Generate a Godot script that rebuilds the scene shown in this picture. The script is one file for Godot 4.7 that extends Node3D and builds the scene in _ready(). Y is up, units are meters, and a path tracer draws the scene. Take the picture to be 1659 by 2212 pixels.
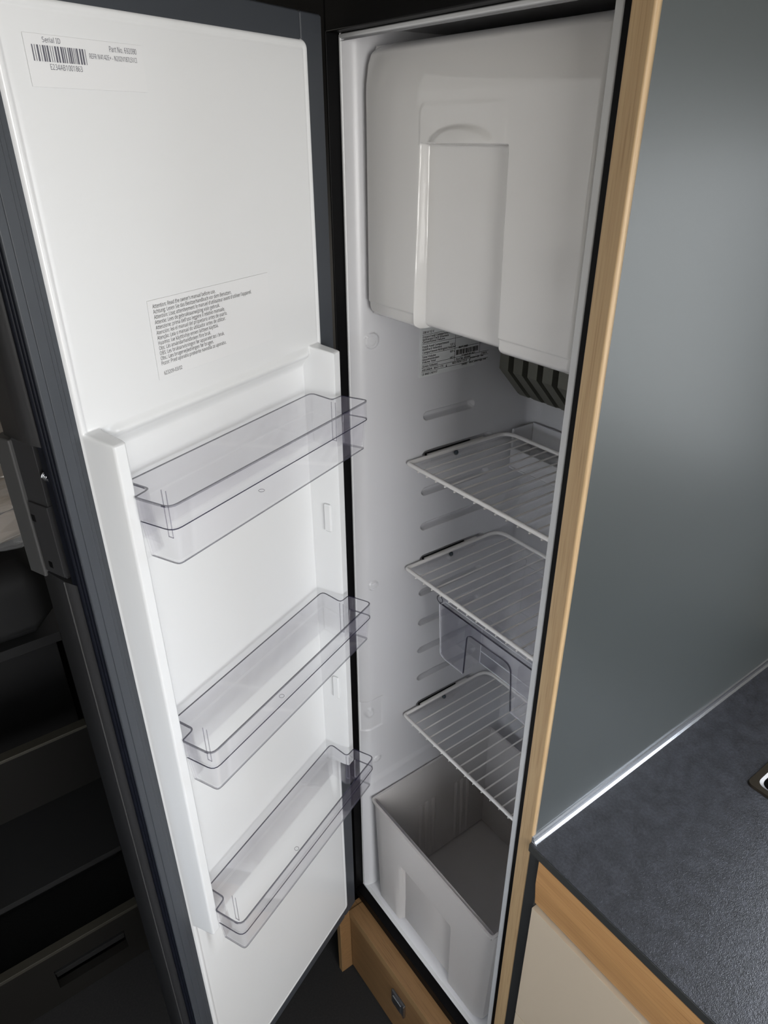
extends Node3D

# ---------------------------------------------------------------- measures
const FLOOR_Y := -0.24
const CEIL_Y := 1.80
const BACK_Z := -0.66
const FRONT_Z := 2.0
const LEFT_X := -1.7
const RIGHT_X := 2.5
const HINGE := Vector3(0.0148, 0.0, 0.0288)
const DOOR_DEG := 67.147

var mat := {}
var used := {}
var door_basis := Basis()

# ---------------------------------------------------------------- naming helpers
func numbered(called: String) -> String:
	var n: int = used.get(called, 0)
	used[called] = n + 1
	return called if n == 0 else "%s_%03d" % [called, n]

func thing(called: String, label: String, category: String, at := Vector3.ZERO, group := "") -> Node3D:
	var o := Node3D.new()
	o.name = numbered(called)
	add_child(o)
	o.position = at
	o.set_meta("label", label)
	o.set_meta("category", category)
	if group != "":
		o.set_meta("group", group)
	return o

func part(st: SurfaceTool, called: String, m: Material, parent: Node, label := "") -> MeshInstance3D:
	var o := MeshInstance3D.new()
	o.name = called
	o.mesh = st.commit()
	o.material_override = m
	parent.add_child(o, true)
	if label != "":
		o.set_meta("label", label)
	return o

func struct(st: SurfaceTool, called: String, m: Material, parent: Node = self) -> MeshInstance3D:
	var o := part(st, called, m, parent)
	if parent == self:
		o.set_meta("kind", "structure")
	return o

func begin() -> SurfaceTool:
	var st := SurfaceTool.new()
	st.begin(Mesh.PRIMITIVE_TRIANGLES)
	return st

# ---------------------------------------------------------------- mesh helpers
func tri(st: SurfaceTool, a: Vector3, b: Vector3, c: Vector3, na: Vector3, nb: Vector3, nc: Vector3, ua := Vector2.ZERO, ub := Vector2.ZERO, uc := Vector2.ZERO) -> void:
	var g := (b - a).cross(c - a)
	if g.length_squared() < 1e-18:
		return
	var vs := [a, b, c]
	var ns := [na, nb, nc]
	var us := [ua, ub, uc]
	if g.dot(na + nb + nc) > 0.0:
		vs = [a, c, b]
		ns = [na, nc, nb]
		us = [ua, uc, ub]
	for i in 3:
		st.set_normal(ns[i])
		st.set_uv(us[i])
		st.add_vertex(vs[i])

func quad(st: SurfaceTool, a: Vector3, b: Vector3, c: Vector3, d: Vector3, n: Vector3) -> void:
	tri(st, a, b, c, n, n, n)
	tri(st, a, c, d, n, n, n)

func quadn(st: SurfaceTool, a: Vector3, b: Vector3, c: Vector3, d: Vector3, na: Vector3, nb: Vector3, nc: Vector3, nd: Vector3) -> void:
	tri(st, a, b, c, na, nb, nc)
	tri(st, a, c, d, na, nc, nd)

# a box with softened edges; lo and hi are opposite corners
func rbox(st: SurfaceTool, lo: Vector3, hi: Vector3, r := 0.0015, x := Transform3D()) -> void:
	var c := (lo + hi) * 0.5
	var h := (hi - lo) * 0.5
	r = minf(r, minf(h.x, minf(h.y, h.z)) * 0.9)
	var p := func(sx: float, sy: float, sz: float, axis: int) -> Vector3:
		var v := Vector3(sx * (h.x - r), sy * (h.y - r), sz * (h.z - r))
		v[axis] += [sx, sy, sz][axis] * r
		return x * (c + v)
	var nrm := func(axis: int, s: float) -> Vector3:
		var v := Vector3.ZERO
		v[axis] = s
		return (x.basis * v).normalized()
	for axis in 3:
		var u := (axis + 1) % 3
		var w := (axis + 2) % 3
		for s in [-1.0, 1.0]:
			var q := []
			for k in [[-1.0, -1.0], [1.0, -1.0], [1.0, 1.0], [-1.0, 1.0]]:
				var sg := [0.0, 0.0, 0.0]
				sg[axis] = s
				sg[u] = k[0]
				sg[w] = k[1]
				q.append(p.call(sg[0], sg[1], sg[2], axis))
			quad(st, q[0], q[1], q[2], q[3], nrm.call(axis, s))
	for axis in 3:
		var u := (axis + 1) % 3
		var w := (axis + 2) % 3
		for su in [-1.0, 1.0]:
			for sw in [-1.0, 1.0]:
				var q := []
				for e in [[-1.0, u], [1.0, u], [1.0, w], [-1.0, w]]:
					var sg := [0.0, 0.0, 0.0]
					sg[axis] = e[0]
					sg[u] = su
					sg[w] = sw
					q.append(p.call(sg[0], sg[1], sg[2], e[1]))
				var n1: Vector3 = nrm.call(u, su)
				var n2: Vector3 = nrm.call(w, sw)
				quadn(st, q[0], q[1], q[2], q[3], n1, n1, n2, n2)
	for sx in [-1.0, 1.0]:
		for sy in [-1.0, 1.0]:
			for sz in [-1.0, 1.0]:
				tri(st, p.call(sx, sy, sz, 0), p.call(sx, sy, sz, 1), p.call(sx, sy, sz, 2), nrm.call(0, sx), nrm.call(1, sy), nrm.call(2, sz))

# a surface f(u, v) over a grid of us x vs; towards is a direction the front looks along
func sheet(st: SurfaceTool, us: Array, vs: Array, f: Callable, towards: Vector3) -> void:
	var pts := []
	for i in us.size():
		var row := PackedVector3Array()
		for j in vs.size():
			row.append(f.call(us[i], vs[j]))
		pts.append(row)
	var nor := []
	for i in us.size():
		var row := PackedVector3Array()
		for j in vs.size():
			var i0 := maxi(i - 1, 0)
			var i1 := mini(i + 1, us.size() - 1)
			var j0 := maxi(j - 1, 0)
			var j1 := mini(j + 1, vs.size() - 1)
			var du: Vector3 = pts[i1][j] - pts[i0][j]
			var dv: Vector3 = pts[i][j1] - pts[i][j0]
			var n := du.cross(dv).normalized()
			row.append(n if n.dot(towards) >= 0.0 else -n)
		nor.append(row)
	for i in us.size() - 1:
		for j in vs.size() - 1:
			quadn(st, pts[i][j], pts[i + 1][j], pts[i + 1][j + 1], pts[i][j + 1], nor[i][j], nor[i + 1][j], nor[i + 1][j + 1], nor[i][j + 1])

func span(a: float, b: float, step: float) -> Array:
	var n := maxi(1, int(ceil(absf(b - a) / step)))
	var r := []
	for i in n + 1:
		r.append(lerpf(a, b, float(i) / n))
	return r

# grid lines: coarse everywhere, fine around the given centres
func lines(a: float, b: float, coarse: float, marks: Array, fine: float, reach: float) -> Array:
	var all := span(a, b, coarse)
	for m in marks:
		all.append_array(span(maxf(a, m - reach), minf(b, m + reach), fine))
	all.sort()
	var r := [all[0]]
	for v in all:
		if v - r[-1] > fine * 0.45:
			r.append(v)
	r[-1] = all[-1]
	return r

func tube(st: SurfaceTool, pts: Array, r: float, sides := 8, closed := false, caps := true) -> void:
	var n := pts.size()
	var rings := []
	var norms := []
	var up := Vector3.ZERO
	for i in n:
		var a: Vector3 = pts[(i - 1 + n) % n] if closed or i > 0 else pts[i]
		var b: Vector3 = pts[(i + 1) % n] if closed or i < n - 1 else pts[i]
		var t := (b - a).normalized()
		if up == Vector3.ZERO:
			up = Vector3.UP if absf(t.y) < 0.9 else Vector3.RIGHT
		up = (up - t * up.dot(t)).normalized()
		var side := t.cross(up)
		var ring := []
		var nr := []
		for k in sides:
			var ang := TAU * k / sides
			var d := up * cos(ang) + side * sin(ang)
			ring.append(pts[i] + d * r)
			nr.append(d)
		rings.append(ring)
		norms.append(nr)
	for i in (n if closed else n - 1):
		var j := (i + 1) % n
		for k in sides:
			var l := (k + 1) % sides
			quadn(st, rings[i][k], rings[j][k], rings[j][l], rings[i][l], norms[i][k], norms[j][k], norms[j][l], norms[i][l])
	if caps and not closed:
		for e in [0, n - 1]:
			var out: Vector3 = (pts[0] - pts[1]).normalized() if e == 0 else (pts[n - 1] - pts[n - 2]).normalized()
			for k in sides:
				tri(st, pts[e] + out * r * 0.4, rings[e][k], rings[e][(k + 1) % sides], out, norms[e][k], norms[e][(k + 1) % sides])

func ball(st: SurfaceTool, c: Vector3, r: Vector3, n := 12) -> void:
	var f := func(u: float, v: float) -> Vector3:
		return Vector3(cos(u) * sin(v), cos(v), sin(u) * sin(v))
	for i in n:
		for j in n / 2:
			var u0 := TAU * i / n
			var u1 := TAU * (i + 1) / n
			var v0 := PI * j / (n / 2)
			var v1 := PI * (j + 1) / (n / 2)
			var q := [f.call(u0, v0), f.call(u1, v0), f.call(u1, v1), f.call(u0, v1)]
			quadn(st, c + q[0] * r, c + q[1] * r, c + q[2] * r, c + q[3] * r, q[0], q[1], q[2], q[3])

# a closed outline in plan with its corners rounded; pts are Vector2
func rounded(pts: Array, r: Array, steps := 4) -> Array:
	var o := []
	var n := pts.size()
	for i in n:
		var p: Vector2 = pts[i]
		var a: Vector2 = (pts[(i - 1 + n) % n] - p)
		var b: Vector2 = (pts[(i + 1) % n] - p)
		var rr: float = minf(r[i % r.size()], minf(a.length(), b.length()) * 0.48)
		if rr <= 0.0:
			o.append(p)
			continue
		var pa := p + a.normalized() * rr
		var pb := p + b.normalized() * rr
		for k in steps + 1:
			var t := float(k) / steps
			o.append(pa.lerp(p, t).lerp(p.lerp(pb, t), t))
	return o

# the outline moved inwards (positive) by d
func inset(pts: Array, d: float) -> Array:
	var n := pts.size()
	var area := 0.0
	for i in n:
		area += pts[i].cross(pts[(i + 1) % n])
	var s := 1.0 if area > 0.0 else -1.0
	var o := []
	for i in n:
		var a: Vector2 = (pts[i] - pts[(i - 1 + n) % n]).normalized()
		var b: Vector2 = (pts[(i + 1) % n] - pts[i]).normalized()
		var m := (a + b).normalized()
		var nn := Vector2(-m.y, m.x) * s
		o.append(pts[i] + nn * d / maxf(0.4, Vector2(-a.y, a.x).dot(Vector2(-m.y, m.x))))
	return o

# walls between two outlines of the same count at two heights; plan x,y -> x,z
func skirt(st: SurfaceTool, lo: Array, ylo: float, hi: Array, yhi: float, outward := true) -> void:
	var n := lo.size()
	var area := 0.0
	for i in n:
		area += lo[i].cross(lo[(i + 1) % n])
	var s := (1.0 if area < 0.0 else -1.0) * (1.0 if outward else -1.0)
	var nr := []
	for i in n:
		var m: Vector2 = (lo[(i + 1) % n] - lo[(i - 1 + n) % n]).normalized()
		nr.append(Vector3(-m.y * s, 0.0, m.x * s))
	for i in n:
		var j := (i + 1) % n
		quadn(st, Vector3(lo[i].x, ylo, lo[i].y), Vector3(lo[j].x, ylo, lo[j].y), Vector3(hi[j].x, yhi, hi[j].y), Vector3(hi[i].x, yhi, hi[i].y), nr[i], nr[j], nr[j], nr[i])

# a flat ring between two outlines at one height
func ring(st: SurfaceTool, a: Array, b: Array, y: float, n := Vector3.UP) -> void:
	for i in a.size():
		var j := (i + 1) % a.size()
		quad(st, Vector3(a[i].x, y, a[i].y), Vector3(a[j].x, y, a[j].y), Vector3(b[j].x, y, b[j].y), Vector3(b[i].x, y, b[i].y), n)

func lid(st: SurfaceTool, a: Array, y: float, n := Vector3.UP) -> void:
	var idx := Geometry2D.triangulate_polygon(PackedVector2Array(a))
	for k in range(0, idx.size(), 3):
		var p := [a[idx[k]], a[idx[k + 1]], a[idx[k + 2]]]
		tri(st, Vector3(p[0].x, y, p[0].y), Vector3(p[1].x, y, p[1].y), Vector3(p[2].x, y, p[2].y), n, n, n)

# lettering, standing proud of its ground by a hair; x maps the text's own axes (x along, y up, z out)
func letters(st: SurfaceTool, what: String, height: float, x: Transform3D, squeeze := 1.0, bold := false) -> void:
	var f := SystemFont.new()
	f.font_names = PackedStringArray(["Droid Sans"])
	f.font_weight = 700 if bold else 400
	var t := TextMesh.new()
	t.text = what
	t.font = f
	t.font_size = 32
	t.pixel_size = height / 32.0
	t.depth = 0.0
	t.curve_step = 2.0
	t.horizontal_alignment = HORIZONTAL_ALIGNMENT_LEFT
	t.vertical_alignment = VERTICAL_ALIGNMENT_CENTER
	st.append_from(t, 0, x * Transform3D(Basis.from_scale(Vector3(squeeze, 1, 1)), Vector3.ZERO))

# ---------------------------------------------------------------- materials
func plain(c: Color, rough: float, spec := 0.5, metal := 0.0) -> StandardMaterial3D:
	var m := StandardMaterial3D.new()
	m.albedo_color = c
	m.roughness = rough
	m.metallic_specular = spec
	m.metallic = metal
	return m

func clear(c: Color, alpha: float, rough := 0.05) -> StandardMaterial3D:
	var m := StandardMaterial3D.new()
	m.transparency = BaseMaterial3D.TRANSPARENCY_ALPHA
	m.albedo_color = Color(c.r, c.g, c.b, alpha)
	m.roughness = rough
	return m

func noise(freq: float, sd: int, oct := 3) -> FastNoiseLite:
	var n := FastNoiseLite.new()
	n.noise_type = FastNoiseLite.TYPE_SIMPLEX_SMOOTH
	n.seed = sd
	n.frequency = freq
	n.fractal_octaves = oct
	return n

# wood whose grain runs along the picture's x (or y when upright)
func wood(a: Color, b: Color, dark: Color, upright: bool, sd: int) -> StandardMaterial3D:
	var w := 512
	var im := Image.create(w, w, false, Image.FORMAT_RGB8)
	var n1 := noise(0.02, sd, 4)
	var n2 := noise(0.11, sd + 1, 2)
	var n3 := noise(0.3, sd + 2, 1)
	for j in w:
		for i in w:
			var along := float(j if upright else i)
			var across := float(i if upright else j)
			var g := n1.get_noise_2d(along * 0.22, across * 1.6) * 0.5 + 0.5
			var f := n2.get_noise_2d(along * 0.11, across * 2.2) * 0.5 + 0.5
			var pore := smoothstep(0.42, 0.72, n3.get_noise_2d(along * 0.14, across * 1.6))
			var c := a.lerp(b, clampf(g * 0.7 + f * 0.45 - 0.1, 0.0, 1.0)).lerp(dark, pore * 0.38)
			im.set_pixel(i, j, c)
	var m := plain(Color.WHITE, 0.5)
	m.albedo_texture = ImageTexture.create_from_image(im)
	m.uv1_triplanar = true
	m.uv1_world_triplanar = true
	m.uv1_scale = Vector3(2.6, 0.45, 2.6) if upright else Vector3(0.45, 2.6, 2.6)
	return m

func materials() -> void:
	mat.white = plain(Color(0.875, 0.88, 0.885), 0.22)
	mat.liner = plain(Color(0.83, 0.83, 0.842), 0.30)
	mat.freezer = plain(Color(0.87, 0.865, 0.86), 0.07)
	mat.bin = plain(Color(0.87, 0.855, 0.84), 0.32)
	mat.bin.backlight_enabled = true
	mat.bin.backlight = Color(0.82, 0.815, 0.83)
	mat.wire = plain(Color(0.94, 0.93, 0.92), 0.35)
	mat.frame = plain(Color(0.245, 0.258, 0.278), 0.42, 0.4)
	mat.seal = plain(Color(0.07, 0.08, 0.11), 0.45, 0.25)
	mat.handle = plain(Color(0.18, 0.18, 0.185), 0.45, 0.3)
	mat.black = plain(Color(0.028, 0.028, 0.032), 0.45, 0.25)
	mat.steel = plain(Color(0.72, 0.73, 0.75), 0.30, 0.5, 1.0)
	mat.aluminium = plain(Color(0.86, 0.87, 0.89), 0.22, 0.5, 1.0)
	mat.fin = plain(Color(0.41, 0.41, 0.375), 0.5, 0.5, 0.4)
	mat.paper = plain(Color(0.880, 0.883, 0.888), 0.26)
	mat.foil = plain(Color(0.86, 0.87, 0.87), 0.28)
	mat.ink = plain(Color(0.06, 0.06, 0.07), 0.6)
	mat.ink_grey = plain(Color(0.36, 0.36, 0.40), 0.6)
	mat.plastic = clear(Color(0.76, 0.73, 0.84), 0.035)
	mat.plastic_edge = clear(Color(0.15, 0.14, 0.24), 0.80)
	mat.plastic_line = clear(Color(0.25, 0.25, 0.32), 0.45)
	mat.sheet = clear(Color(0.85, 0.85, 0.88), 0.07)
	mat.crisper = clear(Color(0.55, 0.55, 0.65), 0.06)
	mat.glass = clear(Color(1, 1, 1), 0.02)
	mat.oak_v = wood(Color(0.75, 0.65, 0.50), Color(0.64, 0.525, 0.385), Color(0.52, 0.40, 0.27), true, 3)
	mat.oak_h = wood(Color(0.56, 0.43, 0.29), Color(0.47, 0.35, 0.22), Color(0.34, 0.24, 0.14), false, 8)
	mat.oak_light = plain(Color(0.80, 0.69, 0.52), 0.45)
	mat.cream = plain(Color(0.79, 0.73, 0.645), 0.5)
	mat.room = plain(Color(0.46, 0.45, 0.43), 0.7)
	mat.ceiling = plain(Color(0.80, 0.79, 0.77), 0.7)
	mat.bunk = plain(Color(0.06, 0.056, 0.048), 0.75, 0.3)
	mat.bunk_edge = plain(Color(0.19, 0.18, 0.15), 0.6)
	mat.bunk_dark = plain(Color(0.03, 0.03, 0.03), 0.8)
	mat.fabric = plain(Color(0.56, 0.50, 0.43), 0.9)
	mat.wrap = clear(Color(0.9, 0.9, 0.9), 0.18, 0.12)
	# grey laminate of the cabinet's side
	mat.panel = plain(Color(0.235, 0.252, 0.253), 0.42, 0.55)
	# dark slate worktop
	var w := 1024
	var hi := Image.create(w, w, false, Image.FORMAT_RGB8)
	var co := Image.create(w, w, false, Image.FORMAT_RGB8)
	var na := noise(0.045, 21, 4)
	var nb := noise(0.16, 22, 2)
	var nc := noise(0.009, 23, 3)
	var nd := noise(0.30, 24, 1)
	for j in w:
		for i in w:
			var h := 0.5 + 0.30 * na.get_noise_2d(i, j) + 0.28 * nb.get_noise_2d(i * 1.0, j * 0.8)
			hi.set_pixel(i, j, Color(h, h, h))
			var c := 0.205 + 0.050 * nc.get_noise_2d(i, j) + 0.060 * na.get_noise_2d(i + 500, j) + 0.03 * nb.get_noise_2d(i, j)
			var spot := smoothstep(0.62, 0.8, nd.get_noise_2d(i, j)) * 0.09
			c += spot
			co.set_pixel(i, j, Color(c, c * 1.02, c * 1.14))
	mat.slate = plain(Color.WHITE, 0.36, 0.75)
	mat.slate.albedo_texture = ImageTexture.create_from_image(co)
	mat.slate.heightmap_enabled = false
	mat.slate.uv1_triplanar = true
	mat.slate.uv1_world_triplanar = true
	mat.slate.uv1_scale = Vector3(4.0, 4.0, 4.0)
	hi.bump_map_to_normal_map(7.0)
	mat.slate.normal_enabled = true
	mat.slate.normal_texture = ImageTexture.create_from_image(hi)
	mat.slate.normal_scale = 0.24
	mat.slate_edge = plain(Color(0.20, 0.205, 0.205), 0.5)
	# dark floor covering
	var fl := Image.create(256, 256, false, Image.FORMAT_RGB8)
	var nf := noise(0.25, 31, 2)
	for j in 256:
		for i in 256:
			var c := 0.105 + 0.03 * nf.get_noise_2d(i, j)
			fl.set_pixel(i, j, Color(c * 1.02, c, c))
	mat.floor = plain(Color.WHITE, 0.75)
	mat.floor.albedo_texture = ImageTexture.create_from_image(fl)
	mat.floor.uv1_triplanar = true
	mat.floor.uv1_world_triplanar = true
	mat.floor.uv1_scale = Vector3(3, 3, 3)

# ---------------------------------------------------------------- the setting
func window_lamp(at: Vector3, size: Vector2, towards: Vector3, energy: float, c: Color) -> void:
	var l := AreaLight3D.new()
	l.name = "daylight"
	add_child(l, true)
	l.area_size = size
	l.light_color = c
	l.light_energy = energy
	l.area_range = 8.0
	l.shadow_enabled = true
	l.look_at_from_position(at, at + towards, Vector3.UP if absf(towards.y) < 0.9 else Vector3.FORWARD)

# a wall slab with rectangular openings; axis 0 = across x, 2 = across z. holes: [u0, u1, y0, y1]
func wall(called: String, axis: int, at: float, thick: float, u0: float, u1: float, holes: Array, m: Material) -> void:
	var st := begin()
	var us := [u0, u1]
	var ys := [FLOOR_Y, CEIL_Y]
	for h in holes:
		us.append_array([h[0], h[1]])
		ys.append_array([h[2], h[3]])
	us.sort()
	ys.sort()
	for i in us.size() - 1:
		for j in ys.size() - 1:
			var mu: float = (us[i] + us[i + 1]) * 0.5
			var my: float = (ys[j] + ys[j + 1]) * 0.5
			var open: bool = us[i + 1] - us[i] < 1e-6 or ys[j + 1] - ys[j] < 1e-6
			for h in holes:
				if mu > h[0] and mu < h[1] and my > h[2] and my < h[3]:
					open = true
			if open:
				continue
			if axis == 0:
				rbox(st, Vector3(minf(at, at + thick), ys[j], us[i]), Vector3(maxf(at, at + thick), ys[j + 1], us[i + 1]), 0.0)
			else:
				rbox(st, Vector3(us[i], ys[j], minf(at, at + thick)), Vector3(us[i + 1], ys[j + 1], maxf(at, at + thick)), 0.0)
	struct(st, called, m)

func window(n: int, axis: int, at: float, u0: float, u1: float, y0: float, y1: float) -> void:
	var root := Node3D.new()
	root.name = "window_%d" % n
	add_child(root)
	root.set_meta("kind", "structure")
	var st := begin()
	var f := 0.025
	var d := 0.02
	for b in [[u0, u1, y0, y0 + f], [u0, u1, y1 - f, y1], [u0, u0 + f, y0 + f, y1 - f], [u1 - f, u1, y0 + f, y1 - f]]:
		if axis == 0:
			rbox(st, Vector3(at - d, b[2], b[0]), Vector3(at + d, b[3], b[1]), 0.003)
		else:
			rbox(st, Vector3(b[0], b[2], at - d), Vector3(b[1], b[3], at + d), 0.003)
	part(st, "window_frame", mat.black, root)
	st = begin()
	if axis == 0:
		rbox(st, Vector3(at - 0.002, y0 + f, u0 + f), Vector3(at + 0.002, y1 - f, u1 - f), 0.0)
	else:
		rbox(st, Vector3(u0 + f, y0 + f, at - 0.002), Vector3(u1 - f, y1 - f, at + 0.002), 0.0)
	part(st, "pane", mat.glass, root)

const W1 := [0.68, 1.60, 0.94, 1.50]
const W2 := [-0.15, 1.20, 0.76, 1.68]
const W3 := [0.15, 0.95, 0.50, 1.15]
const W4 := [0.3, 1.5, 0.70, 1.45]

func setting() -> void:
	var st := begin()
	rbox(st, Vector3(LEFT_X - 0.1, FLOOR_Y - 0.05, BACK_Z - 0.1), Vector3(RIGHT_X + 0.1, FLOOR_Y, FRONT_Z + 0.1), 0.0)
	struct(st, "floor", mat.floor)
	st = begin()
	rbox(st, Vector3(LEFT_X - 0.1, CEIL_Y, BACK_Z - 0.1), Vector3(RIGHT_X + 0.1, CEIL_Y + 0.05, FRONT_Z + 0.1), 0.0)
	struct(st, "ceiling", mat.ceiling)
	wall("wall_back", 2, BACK_Z, -0.06, LEFT_X, RIGHT_X, [W1], mat.room)
	wall("wall_front", 2, FRONT_Z, 0.06, LEFT_X, RIGHT_X, [W4], mat.room)
	wall("wall_left", 0, LEFT_X, -0.06, BACK_Z, FRONT_Z, [W3], mat.room)
	wall("wall_right", 0, RIGHT_X, 0.06, BACK_Z, FRONT_Z, [W2], mat.room)
	window(1, 2, BACK_Z - 0.03, W1[0], W1[1], W1[2], W1[3])
	window(2, 0, RIGHT_X + 0.03, W2[0], W2[1], W2[2], W2[3])
	window(3, 0, LEFT_X - 0.03, W3[0], W3[1], W3[2], W3[3])
	window(4, 2, FRONT_Z + 0.03, W4[0], W4[1], W4[2], W4[3])

# ---------------------------------------------------------------- refrigerator
const SHELF_Y := [1.0124, 0.8134, 0.4712]
const GROOVES := [1.081, 1.014, 0.947, 0.880, 0.8145, 0.742, 0.6745, 0.609, 0.541, 0.4735]

func capsule_dist(p: Vector2, a: Vector2, b: Vector2) -> float:
	var ab := b - a
	var t := clampf((p - a).dot(ab) / ab.length_squared(), 0.0, 1.0)
	return (p - a - ab * t).length()

# how far the left inner wall stands from x = 0, at depth z and height y
func left_wall(z: float, y: float) -> float:
	var x := 0.0155 - 0.013 * pow(clampf((z + 0.022) / 0.022, 0.0, 1.0), 2.0) + 0.004 * clampf((-z - 0.03) / 0.35, 0.0, 1.0)
	for g in GROOVES:
		if absf(y - g) < 0.02:
			var zb := -0.272 if g < 1.05 else -0.228
			var d := capsule_dist(Vector2(z, y), Vector2(-0.137, g), Vector2(zb, g))
			x -= 0.0110 * (1.0 - smoothstep(0.0048, 0.0074, d))
	for b in [Vector3(-0.031, 1.2172, 0.0115), Vector3(-0.0285, 0.8007, 0.009), Vector3(-0.032, 0.386, 0.008)]:
		var d := Vector2(z - b.x, y - b.y).length()
		if d < 0.02:
			x += 0.0030 * (1.0 - smoothstep(b.z - 0.0012, b.z + 0.0006, d)) - 0.0012 * (1.0 - smoothstep(0.0, 0.0022, absf(d - b.z * 0.66)))
	# dimples under the shelf pins
	for s in SHELF_Y:
		var d := Vector2(z + 0.200, y - s + 0.017).length()
		if d < 0.02:
			x += 0.004 * (1.0 - smoothstep(0.004, 0.0085, d))
	# square access plate near the front
	var q := Vector2(absf(z + 0.017) - 0.030, absf(y - 0.507) - 0.037)
	if q.x < 0.01 and q.y < 0.01:
		var d := maxf(q.x, q.y)
		x -= 0.0022 * (1.0 - smoothstep(-0.002, 0.0005, d))
		var k := Vector2(z + 0.0185, (y - 0.513) * 0.9).length()
		x += 0.003 * (1.0 - smoothstep(0.0075, 0.0095, k)) - 0.002 * (1.0 - smoothstep(0.002, 0.005, k))
	# the wall thickens a little above the bottom drawer
	x += 0.003 * (1.0 - smoothstep(0.322, 0.340, y + 0.06 * z))
	return x

func refrigerator() -> Node3D:
	var root := thing("refrigerator", "tall narrow white absorption refrigerator standing open beside the worktop", "refrigerator")
	# insulated body behind the lining
	var st := begin()
	rbox(st, Vector3(-0.025, -0.024, -0.44), Vector3(-0.001, 1.60, -0.004), 0.002)
	rbox(st, Vector3(0.401, -0.024, -0.44), Vector3(0.416, 1.60, -0.004), 0.002)
	rbox(st, Vector3(-0.001, 1.584, -0.44), Vector3(0.401, 1.60, -0.004), 0.002)
	rbox(st, Vector3(-0.001, -0.024, -0.44), Vector3(0.401, -0.006, -0.004), 0.002)
	rbox(st, Vector3(-0.001, -0.006, -0.44), Vector3(0.401, 1.584, -0.385), 0.002)
	part(st, "body", mat.black, root)
	# black front frame
	st = begin()
	rbox(st, Vector3(-0.030, -0.026, -0.006), Vector3(-0.0005, 1.63, 0.0175), 0.0015)
	rbox(st, Vector3(0.4035, -0.026, -0.006), Vector3(0.4215, 1.63, 0.0055), 0.0010)
	rbox(st, Vector3(-0.0005, 1.5765, -0.006), Vector3(0.4005, 1.63, 0.0175), 0.0015)
	rbox(st, Vector3(-0.0005, -0.026, -0.006), Vector3(0.4005, -0.0005, 0.0175), 0.0015)
	part(st, "front_frame", mat.black, root)
	# white lining: left wall with its moulded grooves
	st = begin()
	var ys := lines(-0.002, 1.584, 0.05, GROOVES + [1.2172, 0.8007, 0.386, 0.477, 0.54, 0.332, 0.3], 0.0015, 0.0115)
	for s in SHELF_Y:
		ys.append_array(span(s - 0.028, s - 0.006, 0.002))
	ys.append_array(span(0.47, 0.545, 0.004))
	ys.append_array(span(1.20, 1.235, 0.0016))
	ys.sort()
	var zs := lines(-0.385, 0.0, 0.03, [-0.137, -0.272, -0.228, -0.2, -0.031, -0.015], 0.0022, 0.0165)
	sheet(st, zs, ys, func(z, y): return Vector3(left_wall(z, y), y, z), Vector3.RIGHT)
	# back wall, right wall, ceiling and floor of the lining
	sheet(st, span(0.0, 0.40, 0.1), span(-0.002, 1.584, 0.3), func(x, y): return Vector3(x, y, -0.380), Vector3.BACK)
	sheet(st, lines(-0.385, 0.0, 0.1, [-0.01], 0.003, 0.012), span(-0.002, 1.584, 0.3), func(z, y): return Vector3(0.3845 + 0.0145 * pow(clampf((z + 0.022) / 0.022, 0.0, 1.0), 2.0), y, z), Vector3.LEFT)
	sheet(st, span(0.0, 0.40, 0.05), lines(-0.385, 0.0, 0.1, [-0.01], 0.003, 0.012), func(x, z): return Vector3(x, 1.582 - 0.003 * clampf((z + 0.02) / 0.02, 0.0, 1.0) - 0.0105 * sin(PI * 0.5 * clampf((z + 0.012) / 0.012, 0.0, 1.0)), z), Vector3.DOWN)
	sheet(st, span(0.0, 0.40, 0.05), lines(-0.385, 0.0, 0.1, [-0.01], 0.003, 0.012), func(x, z): return Vector3(x, 0.008 - 0.010 * pow(clampf((z + 0.02) / 0.02, 0.0, 1.0), 2.0), z), Vector3.UP)
	# rounded corners where wall and back meet
	sheet(st, span(0.0, PI * 0.5, 0.15), span(-0.002, 1.584, 0.3), func(a, y): return Vector3(0.0195 + 0.022 * (1.0 - sin(a)), y, -0.380 + 0.022 * (1.0 - cos(a))), Vector3(1, 0, 1))
	part(st, "inner_liner", mat.liner, root)
	# narrow front lips
	st = begin()
	rbox(st, Vector3(-0.0005, -0.0005, -0.012), Vector3(0.0042, 1.5765, 0.0005), 0.002)
	rbox(st, Vector3(0.3928, -0.0005, -0.012), Vector3(0.4022, 1.5765, 0.0035), 0.0015)
	rbox(st, Vector3(-0.0005, 1.5708, -0.010), Vector3(0.4005, 1.5765, 0.0005), 0.002)
	rbox(st, Vector3(-0.0005, -0.0005, -0.012), Vector3(0.4005, 0.0035, 0.0005), 0.0015)
	part(st, "front_flange", mat.white, root)
	freezer(root)
	cooling_fins(root)
	rating_label(root)
	return root

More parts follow.
